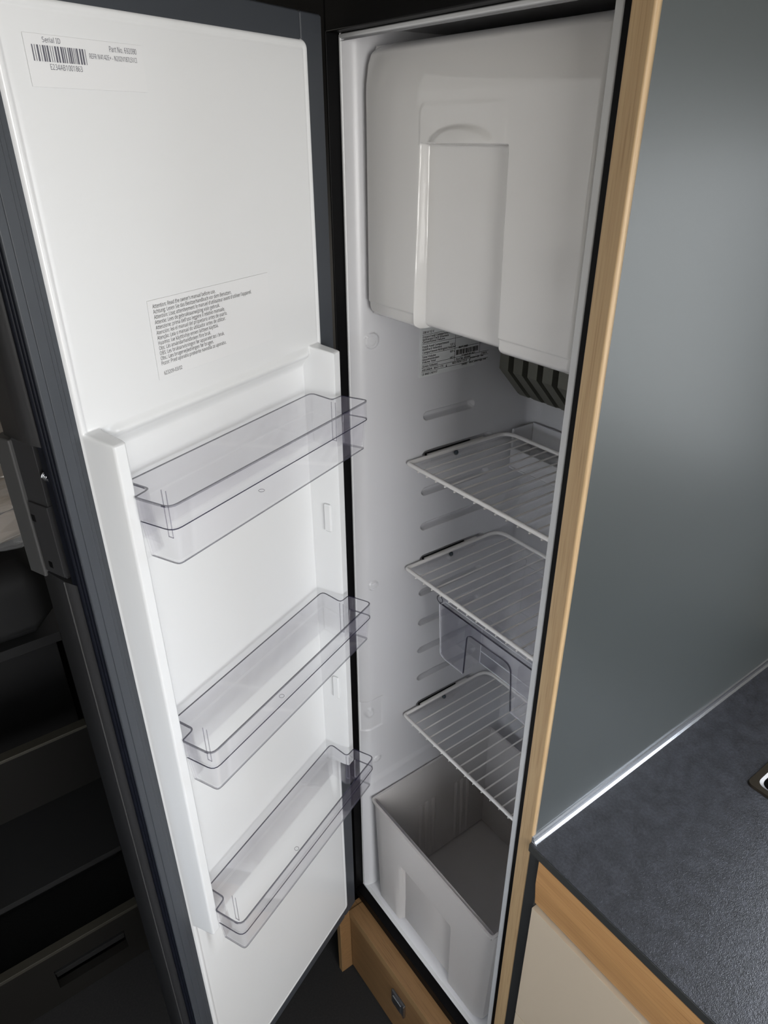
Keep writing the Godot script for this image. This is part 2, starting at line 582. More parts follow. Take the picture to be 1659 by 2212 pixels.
func freezer(root: Node3D) -> void:
	# the box behind the flap
	var st := begin()
	rbox(st, Vector3(0.018, 1.272, -0.378), Vector3(0.383, 1.568, -0.056), 0.006)
	part(st, "freezer_box", mat.liner, root)
	# the flap: one moulded front with a finger channel
	var x0 := 0.0198
	var x1 := 0.3792
	var y0 := 1.2555
	var y1 := 1.5645
	var zf := -0.0192
	var depth := func(x: float, y: float) -> float:
		var r := 0.016
		var q := Vector2(maxf(absf(x - (x0 + x1) * 0.5) - (x1 - x0) * 0.5 + r, 0.0), maxf(absf(y - (y0 + y1) * 0.5) - (y1 - y0) * 0.5 + r, 0.0))
		var d := q.length() - r
		var z := zf - 0.011 * pow(clampf((d + 0.009) / 0.009, 0.0, 1.0), 2.2)
		# bulge towards the top, almost flat
		z -= 0.010 * pow(clampf((y - 1.515) / 0.05, 0.0, 1.0), 2.0)
		# crease along the foot, left and right of the channel
		if x < 0.1236 or x > 0.2716:
			z -= 0.0022 * (1.0 - smoothstep(1.2735, 1.2762, y))
		# channel for the fingers
		var top := 1.0 - smoothstep(1.4632, 1.4650, y)
		if x > 0.118 and x < 0.274:
			var t := clampf((y - 1.2555) / 0.2085, 0.0, 1.0)
			var xa := lerpf(0.1240, 0.1312, t)
			var xb := lerpf(0.2705, 0.2655, t)
			var side := clampf((x - xa) / 0.0034, 0.0, 1.0)
			side = lerpf(side, smoothstep(0.0, 1.0, side), 0.5)
			side *= 1.0 - smoothstep(xb, xb + 0.003, x)
			var deep := lerpf(0.0165, 0.0115, t)
			z -= deep * side * top
		# raised outline round channel and scoop
		var ol := Vector2(maxf(absf(x - 0.1963) - 0.0685 + 0.012, 0.0), maxf(y - 1.5045 + 0.012, 0.0)).length() - 0.012
		if y > 1.463:
			z += 0.0004 * (1.0 - smoothstep(-0.004, 0.0008, ol))
		# half-round scoop above the channel
		if y > 1.4640:
			var e := Vector2((x - 0.1975) / 0.0535, (y - 1.4640) / 0.0195).length()
			z += 0.0065 * sqrt(maxf(0.0, 1.0 - e)) * smoothstep(0.0, 0.25, 1.0 - e)
		return z
	st = begin()
	var xs := lines(x0, x1, 0.02, [x0, x1, 0.129, 0.2690, 0.2716, 0.1236], 0.0010, 0.010)
	xs.append_array(span(0.142, 0.254, 0.004))
	xs.sort()
	var ys := lines(y0, y1, 0.02, [y0, y1, 1.2748, 1.464, 1.5045], 0.0012, 0.010)
	ys.append_array(span(1.464, 1.49, 0.0016))
	ys.sort()
	sheet(st, xs, ys, func(x, y): return Vector3(x, y, depth.call(x, y)), Vector3.BACK)
	for e in [[x0, Vector3.LEFT], [x1, Vector3.RIGHT]]:
		sheet(st, [0.0, 1.0], ys, func(t, y): return Vector3(e[0], y, lerpf(depth.call(e[0], y), -0.052, t)), e[1])
	for e in [[y0, Vector3.DOWN], [y1, Vector3.UP]]:
		sheet(st, xs, [0.0, 1.0], func(x, t): return Vector3(x, e[0], lerpf(depth.call(x, e[0]), -0.052, t)), e[1])
	sheet(st, [x0, x1], [y0, y1], func(x, y): return Vector3(x, y, -0.052), Vector3.FORWARD)
	part(st, "freezer_flap", mat.freezer, root, "white freezer flap with a finger channel")

func cooling_fins(root: Node3D) -> void:
	var st := begin()
	rbox(st, Vector3(0.045, 1.075, -0.376), Vector3(0.36, 1.272, -0.340), 0.002)
	part(st, "evaporator_plate", mat.fin, root)
	for k in 10:
		st = begin()
		var xa := 0.0555 + 0.0298 * k
		var xb := xa + 0.0185
		# side outline: front edge straight down, then slanting back to a rounded foot
		var pr := [Vector2(-0.25, 1.272), Vector2(-0.25, 1.147), Vector2(-0.297, 1.0965), Vector2(-0.303, 1.092), Vector2(-0.310, 1.0905), Vector2(-0.318, 1.0925), Vector2(-0.341, 1.095), Vector2(-0.341, 1.272)]
		for s in [[xa, Vector3.LEFT], [xb, Vector3.RIGHT]]:
			for i in range(1, pr.size() - 1):
				tri(st, Vector3(s[0], pr[0].y, pr[0].x), Vector3(s[0], pr[i].y, pr[i].x), Vector3(s[0], pr[i + 1].y, pr[i + 1].x), s[1], s[1], s[1])
		for i in pr.size():
			var a: Vector2 = pr[i]
			var b: Vector2 = pr[(i + 1) % pr.size()]
			var n := Vector3(0, (b.x - a.x), -(b.y - a.y)).normalized()
			var mid := (a + b) * 0.5 - Vector2(-0.30, 1.18)
			if n.dot(Vector3(0, mid.y, mid.x)) < 0.0:
				n = -n
			quad(st, Vector3(xa, a.y, a.x), Vector3(xb, a.y, a.x), Vector3(xb, b.y, b.x), Vector3(xa, b.y, b.x), n)
		part(st, "cooling_fin", mat.fin, root)

func barcode(st: SurfaceTool, x: Transform3D, w: float, h: float, sd: int) -> void:
	var rng := RandomNumberGenerator.new()
	rng.seed = sd
	var at := 0.0
	while at < w:
		var bar: float = [0.0006, 0.0010, 0.0016][rng.randi() % 3] * w / 0.05
		bar = minf(bar, w - at)
		quad(st, x * Vector3(at, 0, 0), x * Vector3(at + bar, 0, 0), x * Vector3(at + bar, h, 0), x * Vector3(at, h, 0), (x.basis * Vector3.BACK).normalized())
		at += bar + [0.0006, 0.0009, 0.0014][rng.randi() % 3] * w / 0.05

# backing and print as two surfaces of one mesh
func sticker(called: String, back: SurfaceTool, print_st: SurfaceTool, bars: SurfaceTool, m1: Material, m2: Material, parent: Node, label: String) -> void:
	if bars != null:
		bars.index()
		print_st.append_from(bars.commit(), 0, Transform3D())
	var am := back.commit()
	print_st.commit(am)
	am.surface_set_material(0, m1)
	am.surface_set_material(1, m2)
	var o := MeshInstance3D.new()
	o.name = called
	o.mesh = am
	parent.add_child(o, true)
	o.set_meta("label", label)

func rating_label(root: Node3D) -> void:
	# on the left inner wall; text runs into the depth (along -z), faces +x
	var b := Basis(Vector3(0, 0, -1), Vector3.UP, Vector3.RIGHT)
	var p := begin()
	var x := 0.0178
	rbox(p, Vector3(0.014, 1.1462, -0.2605), Vector3(x, 1.268, -0.1185), 0.0001)
	var t := begin()
	var put := func(what: String, z: float, y: float, h: float) -> void:
		letters(t, what, h, Transform3D(b, Vector3(x + 0.0004, y, z)), 0.92, true)
	var rows := [[1.2145, "230 V/ 12 V"], [1.2078, "Frozen Food Compartment"], [1.2038, "Gefriergut Fach Volumen"], [1.2000, "Conservateur Volume"], [1.1929, "Fresh Food Compartment"], [1.1887, "KühlFach Volumen"], [1.1843, "Compartiment Réfrigéré Volume"], [1.1774, "Total Volume"], [1.1734, "Gesamtvolumen"], [1.1694, "Volume Total"], [1.1630, "(Gross Volume)"]]
	for r in rows:
		put.call(r[1], -0.1222, r[0], 0.0046)
	put.call("ABSORBER   NH3 = 175     g", -0.1222, 1.1571, 0.0044)
	put.call("NA2CRO4 = 22.0     g", -0.1830, 1.1580, 0.0044)
	put.call("0 min = 24    bar", -0.2210, 1.1600, 0.0042)
	put.call("CE 0063 CN3117", -0.1222, 1.1507, 0.0044)
	put.call("590002", -0.2030, 1.1525, 0.0040)
	put.call("055R_SlimFridge_EU8", -0.2190, 1.1530, 0.0040)
	put.call("122 L", -0.1770, 1.1882, 0.0046)
	put.call("107 L", -0.1770, 1.1772, 0.0046)
	put.call("142 L", -0.1770, 1.1675, 0.0046)
	put.call("E234AB1001863", -0.2020, 1.1672, 0.0042)
	put.call("Part No. 692090", -0.1905, 1.1628, 0.0044)
	put.call("88/P 2000", -0.1950, 1.1810, 0.0046)
	put.call("210624", -0.2440, 1.1632, 0.0042)
	var q := begin()
	barcode(q, Transform3D(b, Vector3(x + 0.0004, 1.1696, -0.1905)), 0.046, 0.0080, 5)
	var n := Vector3.RIGHT
	for r in [[1.2108, -0.1215, -0.2600], [1.1966, -0.1215, -0.2600], [1.1808, -0.1215, -0.2600], [1.1658, -0.1215, -0.2600], [1.1600, -0.1215, -0.2600], [1.1540, -0.1215, -0.2600]]:
		quad(q, Vector3(x + 0.0004, r[0], r[1]), Vector3(x + 0.0004, r[0] + 0.0005, r[1]), Vector3(x + 0.0004, r[0] + 0.0005, r[2]), Vector3(x + 0.0004, r[0], r[2]), n)
	for r in [[-0.1872, 1.1600, 1.262], [-0.2400, 1.1660, 1.188]]:
		quad(q, Vector3(x + 0.0004, r[1], r[0]), Vector3(x + 0.0004, r[2], r[0]), Vector3(x + 0.0004, r[2], r[0] - 0.0006), Vector3(x + 0.0004, r[1], r[0] - 0.0006), n)
	sticker("rating_label", p, t, q, mat.foil, mat.ink, root, "printed silver rating label with a barcode")

# ---------------------------------------------------------------- the open door (a part of the refrigerator)
# door axes: x = -s (s is measured from hinge to free edge), y up, z = n (out of the inner face)
func dv(s: float, y: float, n: float) -> Vector3:
	return Vector3(-s, y, n)

func dbox(st: SurfaceTool, s0: float, s1: float, y0: float, y1: float, n0: float, n1: float, r := 0.0015) -> void:
	rbox(st, Vector3(-s1, y0, n0), Vector3(-s0, y1, n1), r)

func liner_height(s: float, y: float) -> float:
	var s0 := 0.0285
	var s1 := 0.4136
	var y0 := 0.002
	var y1 := 1.568
	var r := 0.012
	var q := Vector2(maxf(absf(s - (s0 + s1) * 0.5) - (s1 - s0) * 0.5 + r, 0.0), maxf(absf(y - (y0 + y1) * 0.5) - (y1 - y0) * 0.5 + r, 0.0))
	var d := q.length() - r
	var n := -0.010 * pow(clampf((d + 0.006) / 0.006, 0.0, 1.0), 2.0)
	# soft bead along the border
	n -= 0.0012 * (1.0 - smoothstep(0.0, 0.003, absf(d + 0.011)))
	# lower pocket between the rails
	var inner := smoothstep(0.045, 0.060, s) * (1.0 - smoothstep(0.376, 0.392, s))
	var pocket := (1.0 - smoothstep(1.203, 1.224, y)) * smoothstep(0.36, 0.47, y)
	n -= 0.011 * pocket * inner
	# two upright rails carrying the bins
	var up := smoothstep(0.4755, 0.4805, y) * (1.0 - smoothstep(1.2265, 1.2335, y))
	var ra := smoothstep(0.388, 0.393, s) * (1.0 - smoothstep(0.4035, 0.4090, s))
	var rb := smoothstep(0.0365, 0.0425, s) * (1.0 - smoothstep(0.0545, 0.0595, s))
	n += (0.035 - n) * up * (1.0 - pow(1.0 - ra, 2.2))
	n += (0.035 - n) * up * (1.0 - pow(1.0 - rb, 2.2))
	# low ridge bridging the rails at the top
	n += 0.0035 * (1.0 - smoothstep(0.0, 0.009, absf(y - 1.2245))) * smoothstep(0.05, 0.07, s) * (1.0 - smoothstep(0.37, 0.39, s))
	return n

func fridge_door(root: Node3D) -> Node3D:
	# outer leaf, dark frame
	var st := begin()
	dbox(st, 0.0035, 0.4250, -0.019, 1.590, -0.060, -0.018, 0.002)
	dbox(st, 0.0, 0.0410, -0.021, 1.5915, -0.019, -0.0015, 0.003)
	dbox(st, 0.4170, 0.4406, -0.021, 1.5915, -0.004, 0.0, 0.0015)
	dbox(st, 0.4010, 0.4395, -0.021, 1.5915, -0.019, -0.0032, 0.0010)
	dbox(st, 0.0410, 0.4010, 1.5550, 1.5915, -0.019, -0.0015, 0.003)
	dbox(st, 0.0410, 0.4010, -0.021, 0.0140, -0.019, -0.0015, 0.003)
	dbox(st, 0.4220, 0.4330, -0.020, 1.590, -0.002, 0.0010, 0.0010)
	var door := part(st, "door", mat.frame, root, "open refrigerator door with dark grey frame")
	door.transform = Transform3D(door_basis, HINGE)
	# moulded white inner face
	st = begin()
	var ss := lines(0.0285, 0.4136, 0.02, [0.0285, 0.039, 0.057, 0.049, 0.380, 0.389, 0.410], 0.0012, 0.009)
	var ys := lines(0.002, 1.568, 0.04, [0.006, 1.564, 1.230, 1.2135, 0.478, 1.2245], 0.0013, 0.011)
	ys.append_array(span(0.36, 0.47, 0.01))
	ys.sort()
	sheet(st, ss, ys, func(s, y): return dv(s, y, liner_height(s, y)), Vector3.BACK)
	part(st, "inner_face", mat.white, door)
	# little stops on the hinge-side rail
	for y in [0.9835, 0.659]:
		st = begin()
		dbox(st, 0.0560, 0.0615, y - 0.023, y + 0.023, 0.010, 0.0225, 0.0025)
		part(st, "bin_stop", mat.white, door)
		st = begin()
		dbox(st, 0.3840, 0.3895, y - 0.023, y + 0.023, 0.010, 0.0225, 0.0025)
		part(st, "bin_stop", mat.white, door)
	# rubber seal round the rim of the free edge
	st = begin()
	dbox(st, 0.4393, 0.4402, -0.020, 1.590, -0.0190, -0.0042, 0.0004)
	tube(st, [dv(0.4400, -0.020, -0.0075), dv(0.4400, 1.59, -0.0075)], 0.0016, 10)
	tube(st, [dv(0.4398, -0.020, -0.0130), dv(0.4398, 1.59, -0.0130)], 0.0026, 10)
	dbox(st, 0.4240, 0.4385, -0.020, 1.590, -0.030, -0.0186, 0.002)
	part(st, "door_seal", mat.seal, door)
	# edge profile of the outer leaf, upper length and lower length
	var prof := func(y0: float, y1: float, m: Material, called: String) -> void:
		var s2 := begin()
		var pl := [Vector2(-0.4385, -0.0205), Vector2(-0.4400, -0.0375), Vector2(-0.4395, -0.0410), Vector2(-0.4360, -0.0800), Vector2(-0.40, -0.0800), Vector2(-0.40, -0.0205)]
		skirt(s2, pl, y0, pl, y1, true)
		lid(s2, pl, y0, Vector3.DOWN)
		lid(s2, pl, y1, Vector3.UP)
		part(s2, called, m, door)
	prof.call(1.2265, 1.590, mat.handle, "edge_profile")
	prof.call(-0.020, 1.0760, mat.handle, "edge_profile")
	st = begin()
	tube(st, [dv(0.4404, -0.020, -0.0392), dv(0.4404, 1.0755, -0.0392)], 0.0009, 6)
	part(st, "edge_bead", mat.cover, door)
	# latch between the two lengths
	st = begin()
	dbox(st, 0.405, 0.4360, 1.0760, 1.2260, -0.0720, -0.0400, 0.001)
	dbox(st, 0.405, 0.4385, 1.0790, 1.1600, -0.0680, -0.0390, 0.001)
	part(st, "latch_plate", mat.handle, door)
	st = begin()
	dbox(st, 0.400, 0.4400, 1.0700, 1.2240, -0.0960, -0.0705, 0.002)
	part(st, "latch_cover", mat.cover, door)
	st = begin()
	dbox(st, 0.432, 0.4389, 1.1380, 1.1460, -0.0680, -0.0620, 0.0005)
	part(st, "latch_slot", mat.black, door)
	st = begin()
	dbox(st, 0.432, 0.4389, 1.0860, 1.0940, -0.0600, -0.0540, 0.0005)
	part(st, "latch_slot", mat.black, door)
	st = begin()
	var coil := []
	for k in 49:
		var a := TAU * k / 12.0
		coil.append(dv(0.4350 + 0.0040 * cos(a), 1.1945 + 0.0040 * sin(a), -0.0325 + 0.0085 * k / 48.0))
	tube(st, coil, 0.0007, 6)
	part(st, "latch_spring", mat.steel, door)
	# stickers
	var tx := func(s: float, y: float) -> Transform3D: return Transform3D(Basis(), dv(s, y, 0.0003))
	var p := begin()
	dbox(p, 0.1310, 0.3110, 1.2575, 1.3350, -0.0004, 0.00012, 0.0001)
	var t := begin()
	var rows := ["Attention: Read the owner's manual before use.", "Achtung: Lesen Sie das Besitzerhandbuch vor dem Benutzen.", "Attention: Lisez attentivement le manuel d'utilisateur avant d'utiliser l'appareil.", "Attentie: Lees de gebruiksaanwijzing vóór gebruik.", "Attenzione: prima dell'uso leggere il relativo manuale.", "Atención: lea el manual del propietario antes de usarlo.", "Atenção: Leia o manual do utilizador antes de utilizar.", "Huomio: lue käyttöohje ennen laitteen käyttöä.", "Obs: Läs användarhandboken före bruk.", "OBS: Les bruksanvisningen før apparatet tas i bruk.", "Obs.: Læs brugervejledningen før brugen.", "Pozor: Pred uporabo preberite navodila za uporabo."]
	for i in rows.size():
		letters(t, rows[i], NOTICE_H, tx.call(0.3055, 1.3290 - 0.00508 * i), NOTICE_SQ)
	letters(t, "623209-03/02", NOTICE_H, tx.call(0.3040, 1.2628), NOTICE_SQ)
	sticker("notice_sticker", p, t, null, mat.paper, mat.ink, door, "white multilingual notice sticker")
	p = begin()
	dbox(p, 0.2725, 0.3855, 1.5070, 1.5413, -0.0004, 0.00012, 0.0001)
	t = begin()
	letters(t, "Serial ID", 0.0046, tx.call(0.3700, 1.5378), 0.95)
	letters(t, "E234AB1001863", 0.0050, tx.call(0.3672, 1.5205), 0.82)
	letters(t, "Part No. 692090", 0.0053, tx.call(0.3080, 1.5362), 0.75)
	letters(t, "REFR N4142E+ - N202V187L51CI", 0.0046, tx.call(0.3290, 1.5300), 0.74)
	var bars := begin()
	barcode(bars, tx.call(0.3800, 1.5238), 0.0480, 0.0105, 11)
	sticker("serial_sticker", p, t, bars, mat.paper, mat.ink_grey, door, "white serial number sticker with barcode")
	return door

const NOTICE_H := 0.0051
const NOTICE_SQ := 0.80

# a narrow edge along those stretches of an outline that lie beyond a given depth
func ribbon(st: SurfaceTool, o: Array, out: float, inner: Array, y0: float, y1: float, beyond: float) -> void:
	var a := inset(o, out)
	var n := o.size()
	for i in n:
		var j := (i + 1) % n
		if maxf(o[i].y, o[j].y) < beyond:
			continue
		var d: Vector2 = (o[j] - o[i]).normalized()
		var nn := Vector3(d.y, 0, -d.x)
		if nn.dot(Vector3(a[i].x - inner[i].x, 0, a[i].y - inner[i].y)) < 0.0:
			nn = -nn
		quad(st, Vector3(a[i].x, y0, a[i].y), Vector3(a[j].x, y0, a[j].y), Vector3(a[j].x, y1, a[j].y), Vector3(a[i].x, y1, a[i].y), nn)
		quad(st, Vector3(a[i].x, y0, a[i].y), Vector3(a[j].x, y0, a[j].y), Vector3(inner[j].x, y0, inner[j].y), Vector3(inner[i].x, y0, inner[i].y), Vector3.DOWN)

# ---------------------------------------------------------------- clear door bins
func door_bin(rim_y: float, label: String) -> void:
	var sc := 0.2225
	var low := rim_y - 0.068
	var root := thing("door_bin", label, "bin", HINGE + door_basis * Vector3(-sc, low, 0.0), "clear bins on the refrigerator door")
	root.basis = door_basis
	# outline in plan (x = -(s - sc), y = n)
	var oc := [Vector2(-0.3765, 0.0035), Vector2(-0.3765, 0.0348), Vector2(-0.3965, 0.0366), Vector2(-0.3945, 0.0825), Vector2(-0.0520, 0.0855), Vector2(-0.0545, 0.0440), Vector2(-0.0735, 0.0430), Vector2(-0.0655, 0.0035)]
	for i in oc.size():
		oc[i].x += sc
	var top := rounded(oc, [0.005, 0.005, 0.004, 0.011, 0.009, 0.004, 0.006, 0.010], 4)
	var t := 0.0021
	var h := rim_y - low
	var band := 0.025
	var body_top := inset(top, 0.0014)
	var body_low := inset(top, 0.0050)
	var in_top := inset(top, 0.0014 + t)
	var in_low := inset(top, 0.0050 + t)
	# tub
	var st := begin()
	skirt(st, body_low, 0.003, body_top, h - band, true)
	skirt(st, in_low, 0.0045, in_top, h - band, false)
	ring(st, body_low, inset(body_low, 0.003), 0.003, Vector3.DOWN)
	lid(st, inset(body_low, 0.003), 0.0, Vector3.DOWN)
	lid(st, in_low, 0.0030, Vector3.UP)
	part(st, "tub", mat.plastic, root)
	# upper band
	st = begin()
	skirt(st, top, h - band, top, h, true)
	skirt(st, inset(top, t), h - band, inset(top, t), h, false)
	part(st, "band", mat.plastic, root)
	# edges, where the plastic is seen along its thickness
	st = begin()
	ring(st, top, inset(top, t), h, Vector3.UP)
	skirt(st, top, h - 0.0017, top, h + 0.0001, true)
	part(st, "rim", mat.plastic_edge, root)
	# lower edge of the band and edge of the base: front and the two sides only
	st = begin()
	ribbon(st, top, -0.0002, body_top, h - band - 0.0006, h - band + 0.0008, 0.0500)
	part(st, "band_edge", mat.plastic_edge, root)
	st = begin()
	ribbon(st, body_low, -0.0002, inset(body_low, 0.0025), 0.0014, 0.0032, 0.0500)
	part(st, "base_edge", mat.plastic_line, root)
	# stiffening ribs inside the two ends
	for e in [[0.366 - sc, -1.0], [0.0725 - sc, 1.0]]:
		st = begin()
		rbox(st, Vector3(-e[0] - 0.0006, 0.010, 0.0462), Vector3(-e[0] + 0.0006, h - 0.004, 0.0470), 0.0003)
		rbox(st, Vector3(-e[0] - 0.0006, 0.010, 0.0400), Vector3(-e[0] + 0.0006, h - 0.004, 0.0408), 0.0003)
		rbox(st, Vector3(-e[0] - 0.0006, 0.010, 0.0400), Vector3(-e[0] + 0.0006, 0.0110, 0.0470), 0.0003)
		part(st, "end_rib", mat.plastic_faint, root)
	# moulding mark in the floor
	st = begin()
	var circ := []
	for k in 16:
		circ.append(Vector3(-0.004 + 0.0035 * cos(TAU * k / 16), 0.0034, 0.045 + 0.0035 * sin(TAU * k / 16)))
	tube(st, circ, 0.0004, 5, true)
	part(st, "moulding_mark", mat.plastic_line, root)

# ---------------------------------------------------------------- wire shelves
func wire_shelf(y: float, label: String) -> void:
	var x0 := 0.0225
	var x1 := 0.3745
	var z0 := -0.0938
	var z1 := -0.3140
	var root := thing("wire_shelf", label, "shelf", Vector3((x0 + x1) * 0.5, y, (z0 + z1) * 0.5), "white wire shelves in the refrigerator")
	var c := Vector3((x0 + x1) * 0.5, 0, (z0 + z1) * 0.5)
	var o := rounded([Vector2(x0, z0), Vector2(x1, z0), Vector2(x1, z1), Vector2(x0, z1)], [0.006, 0.006, 0.028, 0.028], 6)
	var loop := []
	for p in o:
		loop.append(Vector3(p.x, 0, p.y) - c)
	var st := begin()
	tube(st, loop, 0.0034, 10, true)
	part(st, "outer_frame", mat.wire, root)
	for k in 15:
		var x := 0.0510 + 0.02145 * k
		st = begin()
		tube(st, [Vector3(x, -0.0042, z0 + 0.0030) - c, Vector3(x, -0.0042, z1 - 0.002) - c], 0.0015, 7)
		part(st, "rod", mat.wire, root)
	# clear insert laid on the rods
	st = begin()
	rbox(st, Vector3(x0 + 0.003, -0.0068, z1 + 0.004) - c, Vector3(x1 - 0.003, -0.0058, z0 - 0.003) - c, 0.0003)
	part(st, "clear_insert", mat.sheet, root)
	# sliding catches with their pins
	for sd in [0, 1]:
		var xx := x0 - 0.0030 if sd == 0 else x1 + 0.0030
		st = begin()
		rbox(st, Vector3(xx - 0.004, -0.0035, -0.262) - c, Vector3(xx + 0.004, 0.0042, -0.134) - c, 0.0025)
		part(st, "catch_bar", mat.wire, root)
		st = begin()
		rbox(st, Vector3(xx - 0.002, -0.0030, -0.1338) - c, Vector3(xx + 0.003, 0.0062, -0.1318) - c, 0.0008)
		rbox(st, Vector3(xx - 0.002, 0.0048, -0.2300) - c, Vector3(xx + 0.001, 0.0066, -0.1318) - c, 0.0008)
		part(st, "catch_slot", mat.black, root)
		st = begin()
		ball(st, Vector3(xx + (0.006 if sd == 0 else -0.006), -0.0065, -0.194) - c, Vector3(0.0040, 0.0046, 0.0040), 12)
		tube(st, [Vector3(xx, -0.0045, -0.196) - c, Vector3(xx + (0.006 if sd == 0 else -0.006), -0.0045, -0.196) - c], 0.0018, 8)
		part(st, "catch_pin", mat.pin, root)
		st = begin()
		var xi := xx + (0.0045 if sd == 0 else -0.0045)
		for i in 12:
			var a := float(i) / 12.0
			var b := float(i + 1) / 12.0
			var za := lerpf(-0.140, -0.256, a)
			var zb := lerpf(-0.140, -0.256, b)
			quad(st, Vector3(xi, -0.004, za) - c, Vector3(xi, -0.004, zb) - c, Vector3(xi, -0.010 - 0.016 * sin(PI * clampf(b * 0.9 + 0.1, 0, 1)), zb) - c, Vector3(xi, -0.010 - 0.016 * sin(PI * clampf(a * 0.9 + 0.1, 0, 1)), za) - c, Vector3.RIGHT)
		part(st, "catch_tab", mat.sheet, root)

# ---------------------------------------------------------------- clear drawer hung under the second shelf
func crisper() -> void:
	var x0 := 0.1044
	var x1 := 0.3480
	var y0 := 0.6775
	var y1 := 0.7858
	var z0 := -0.100
	var root := thing("crisper_drawer", "clear plastic drawer with an arched handle notch hung under the second wire shelf", "drawer", Vector3((x0 + x1) * 0.5, y0, -0.20))
	var c := Vector3((x0 + x1) * 0.5, y0, -0.20)
	# front plate with an arched notch open below
	var face := PackedVector2Array()
	for p in rounded([Vector2(x0, y1), Vector2(x1, y1), Vector2(x1, y0 + 0.01), Vector2(x1 - 0.008, y0), Vector2(0.2800, y0), Vector2(0.2715, y1 - 0.0190), Vector2(0.1740, y1 - 0.0215), Vector2(0.1705, y0), Vector2(x0 + 0.016, y0), Vector2(x0 + 0.008, y0 + 0.004)], [0.004, 0.004, 0.004, 0.003, 0.002, 0.016, 0.012, 0.002, 0.004, 0.004], 5):
		face.append(p)
	var st := begin()
	var idx := Geometry2D.triangulate_polygon(face)
	for zz in [[z0, Vector3.BACK], [z0 - 0.0022, Vector3.FORWARD]]:
		for k in range(0, idx.size(), 3):
			var v := []
			for m in 3:
				v.append(Vector3(face[idx[k + m]].x, face[idx[k + m]].y, zz[0]) - c)
			tri(st, v[0], v[1], v[2], zz[1], zz[1], zz[1])
	part(st, "front_plate", mat.crisper, root)
	# edge of the plate
	var dark := begin()
	var pale := begin()
	for i in face.size():
		var a := face[i]
		var b := face[(i + 1) % face.size()]
		var d := (b - a).normalized()
		var e := Vector3(d.y, -d.x, 0)
		var arch := a.x > 0.165 and a.x < 0.285 and b.x > 0.165 and b.x < 0.285 and maxf(a.y, b.y) > y0 + 0.045 and maxf(a.y, b.y) < y1 - 0.01
		var topedge := a.y > y1 - 0.002 and b.y > y1 - 0.002
		var s2: SurfaceTool = dark if arch or topedge else pale
		quad(s2, Vector3(a.x, a.y, z0 + 0.0004) - c, Vector3(b.x, b.y, z0 + 0.0004) - c, Vector3(b.x, b.y, z0 - 0.0026) - c, Vector3(a.x, a.y, z0 - 0.0026) - c, e)
		tube(s2, [Vector3(a.x, a.y, z0) - c, Vector3(b.x, b.y, z0) - c], 0.0007 if s2 == dark else 0.0006, 5)
	part(dark, "plate_edge", mat.plastic_edge, root, "dark looking edge of the clear plastic")
	part(pale, "plate_edge", mat.wire_clear, root)
	# walls and floor of the drawer
	st = begin()
	var zb := -0.300
	for b in [[Vector3(x0 + 0.004, y0 + 0.004, zb), Vector3(x0 + 0.006, y1, z0 - 0.003)], [Vector3(x1 - 0.006, y0 + 0.004, zb), Vector3(x1 - 0.004, y1, z0 - 0.003)], [Vector3(x0 + 0.004, y0 + 0.004, zb), Vector3(x1 - 0.004, y1, zb + 0.002)], [Vector3(x0 + 0.004, y0 + 0.003, zb), Vector3(x1 - 0.004, y0 + 0.005, z0 - 0.040)], [Vector3(0.168, y0 + 0.003, z0 - 0.042), Vector3(0.285, y1 - 0.008, z0 - 0.040)], [Vector3(0.166, y0 + 0.003, z0 - 0.042), Vector3(0.168, y1 - 0.014, z0 - 0.003)], [Vector3(0.284, y0 + 0.003, z0 - 0.042), Vector3(0.286, y1 - 0.014, z0 - 0.003)]]:
		rbox(st, b[0] - c, b[1] - c, 0.0005)
	part(st, "tub", mat.crisper, root)
	# rims and light lines of the tub
	st = begin()
	for l in [[Vector3(x0 + 0.005, y1, z0), Vector3(x0 + 0.005, y1, zb)], [Vector3(0.168, y0 + 0.028, z0 - 0.041), Vector3(0.285, y0 + 0.028, z0 - 0.041)], [Vector3(0.168, y0 + 0.003, z0 - 0.041), Vector3(0.168, y1 - 0.014, z0 - 0.041)], [Vector3(0.168, y0 + 0.003, z0 - 0.041), Vector3(0.285, y0 + 0.003, z0 - 0.041)], [Vector3(x0 + 0.004, y1, z0 - 0.010), Vector3(x1, y1, z0 - 0.010)], [Vector3(x0 + 0.004, y1, zb), Vector3(x1, y1, zb)]]:
		tube(st, [l[0] - c, l[1] - c], 0.0010, 6)
	part(st, "tub_rim", mat.wire_clear, root)
	# rolled end of the runner
	st = begin()
	tube(st, [Vector3(x0 + 0.001, y1 + 0.0075, z0) - c, Vector3(x0 + 0.001, y1 + 0.0075, -0.30) - c], 0.0068, 14, false, true)
	part(st, "runner", mat.crisper, root)
	st = begin()
	tube(st, [Vector3(x1 - 0.001, y1 + 0.0075, z0) - c, Vector3(x1 - 0.001, y1 + 0.0075, -0.30) - c], 0.0068, 14, false, true)
	part(st, "runner", mat.crisper, root)
	for xe in [x0 + 0.001, x1 - 0.001]:
		st = begin()
		var circ := []
		for k in 20:
			circ.append(Vector3(xe + 0.0068 * cos(TAU * k / 20), y1 + 0.0075 + 0.0068 * sin(TAU * k / 20), z0) - c)
		tube(st, circ, 0.0006, 5, true)
		part(st, "runner_edge", mat.plastic_edge, root)

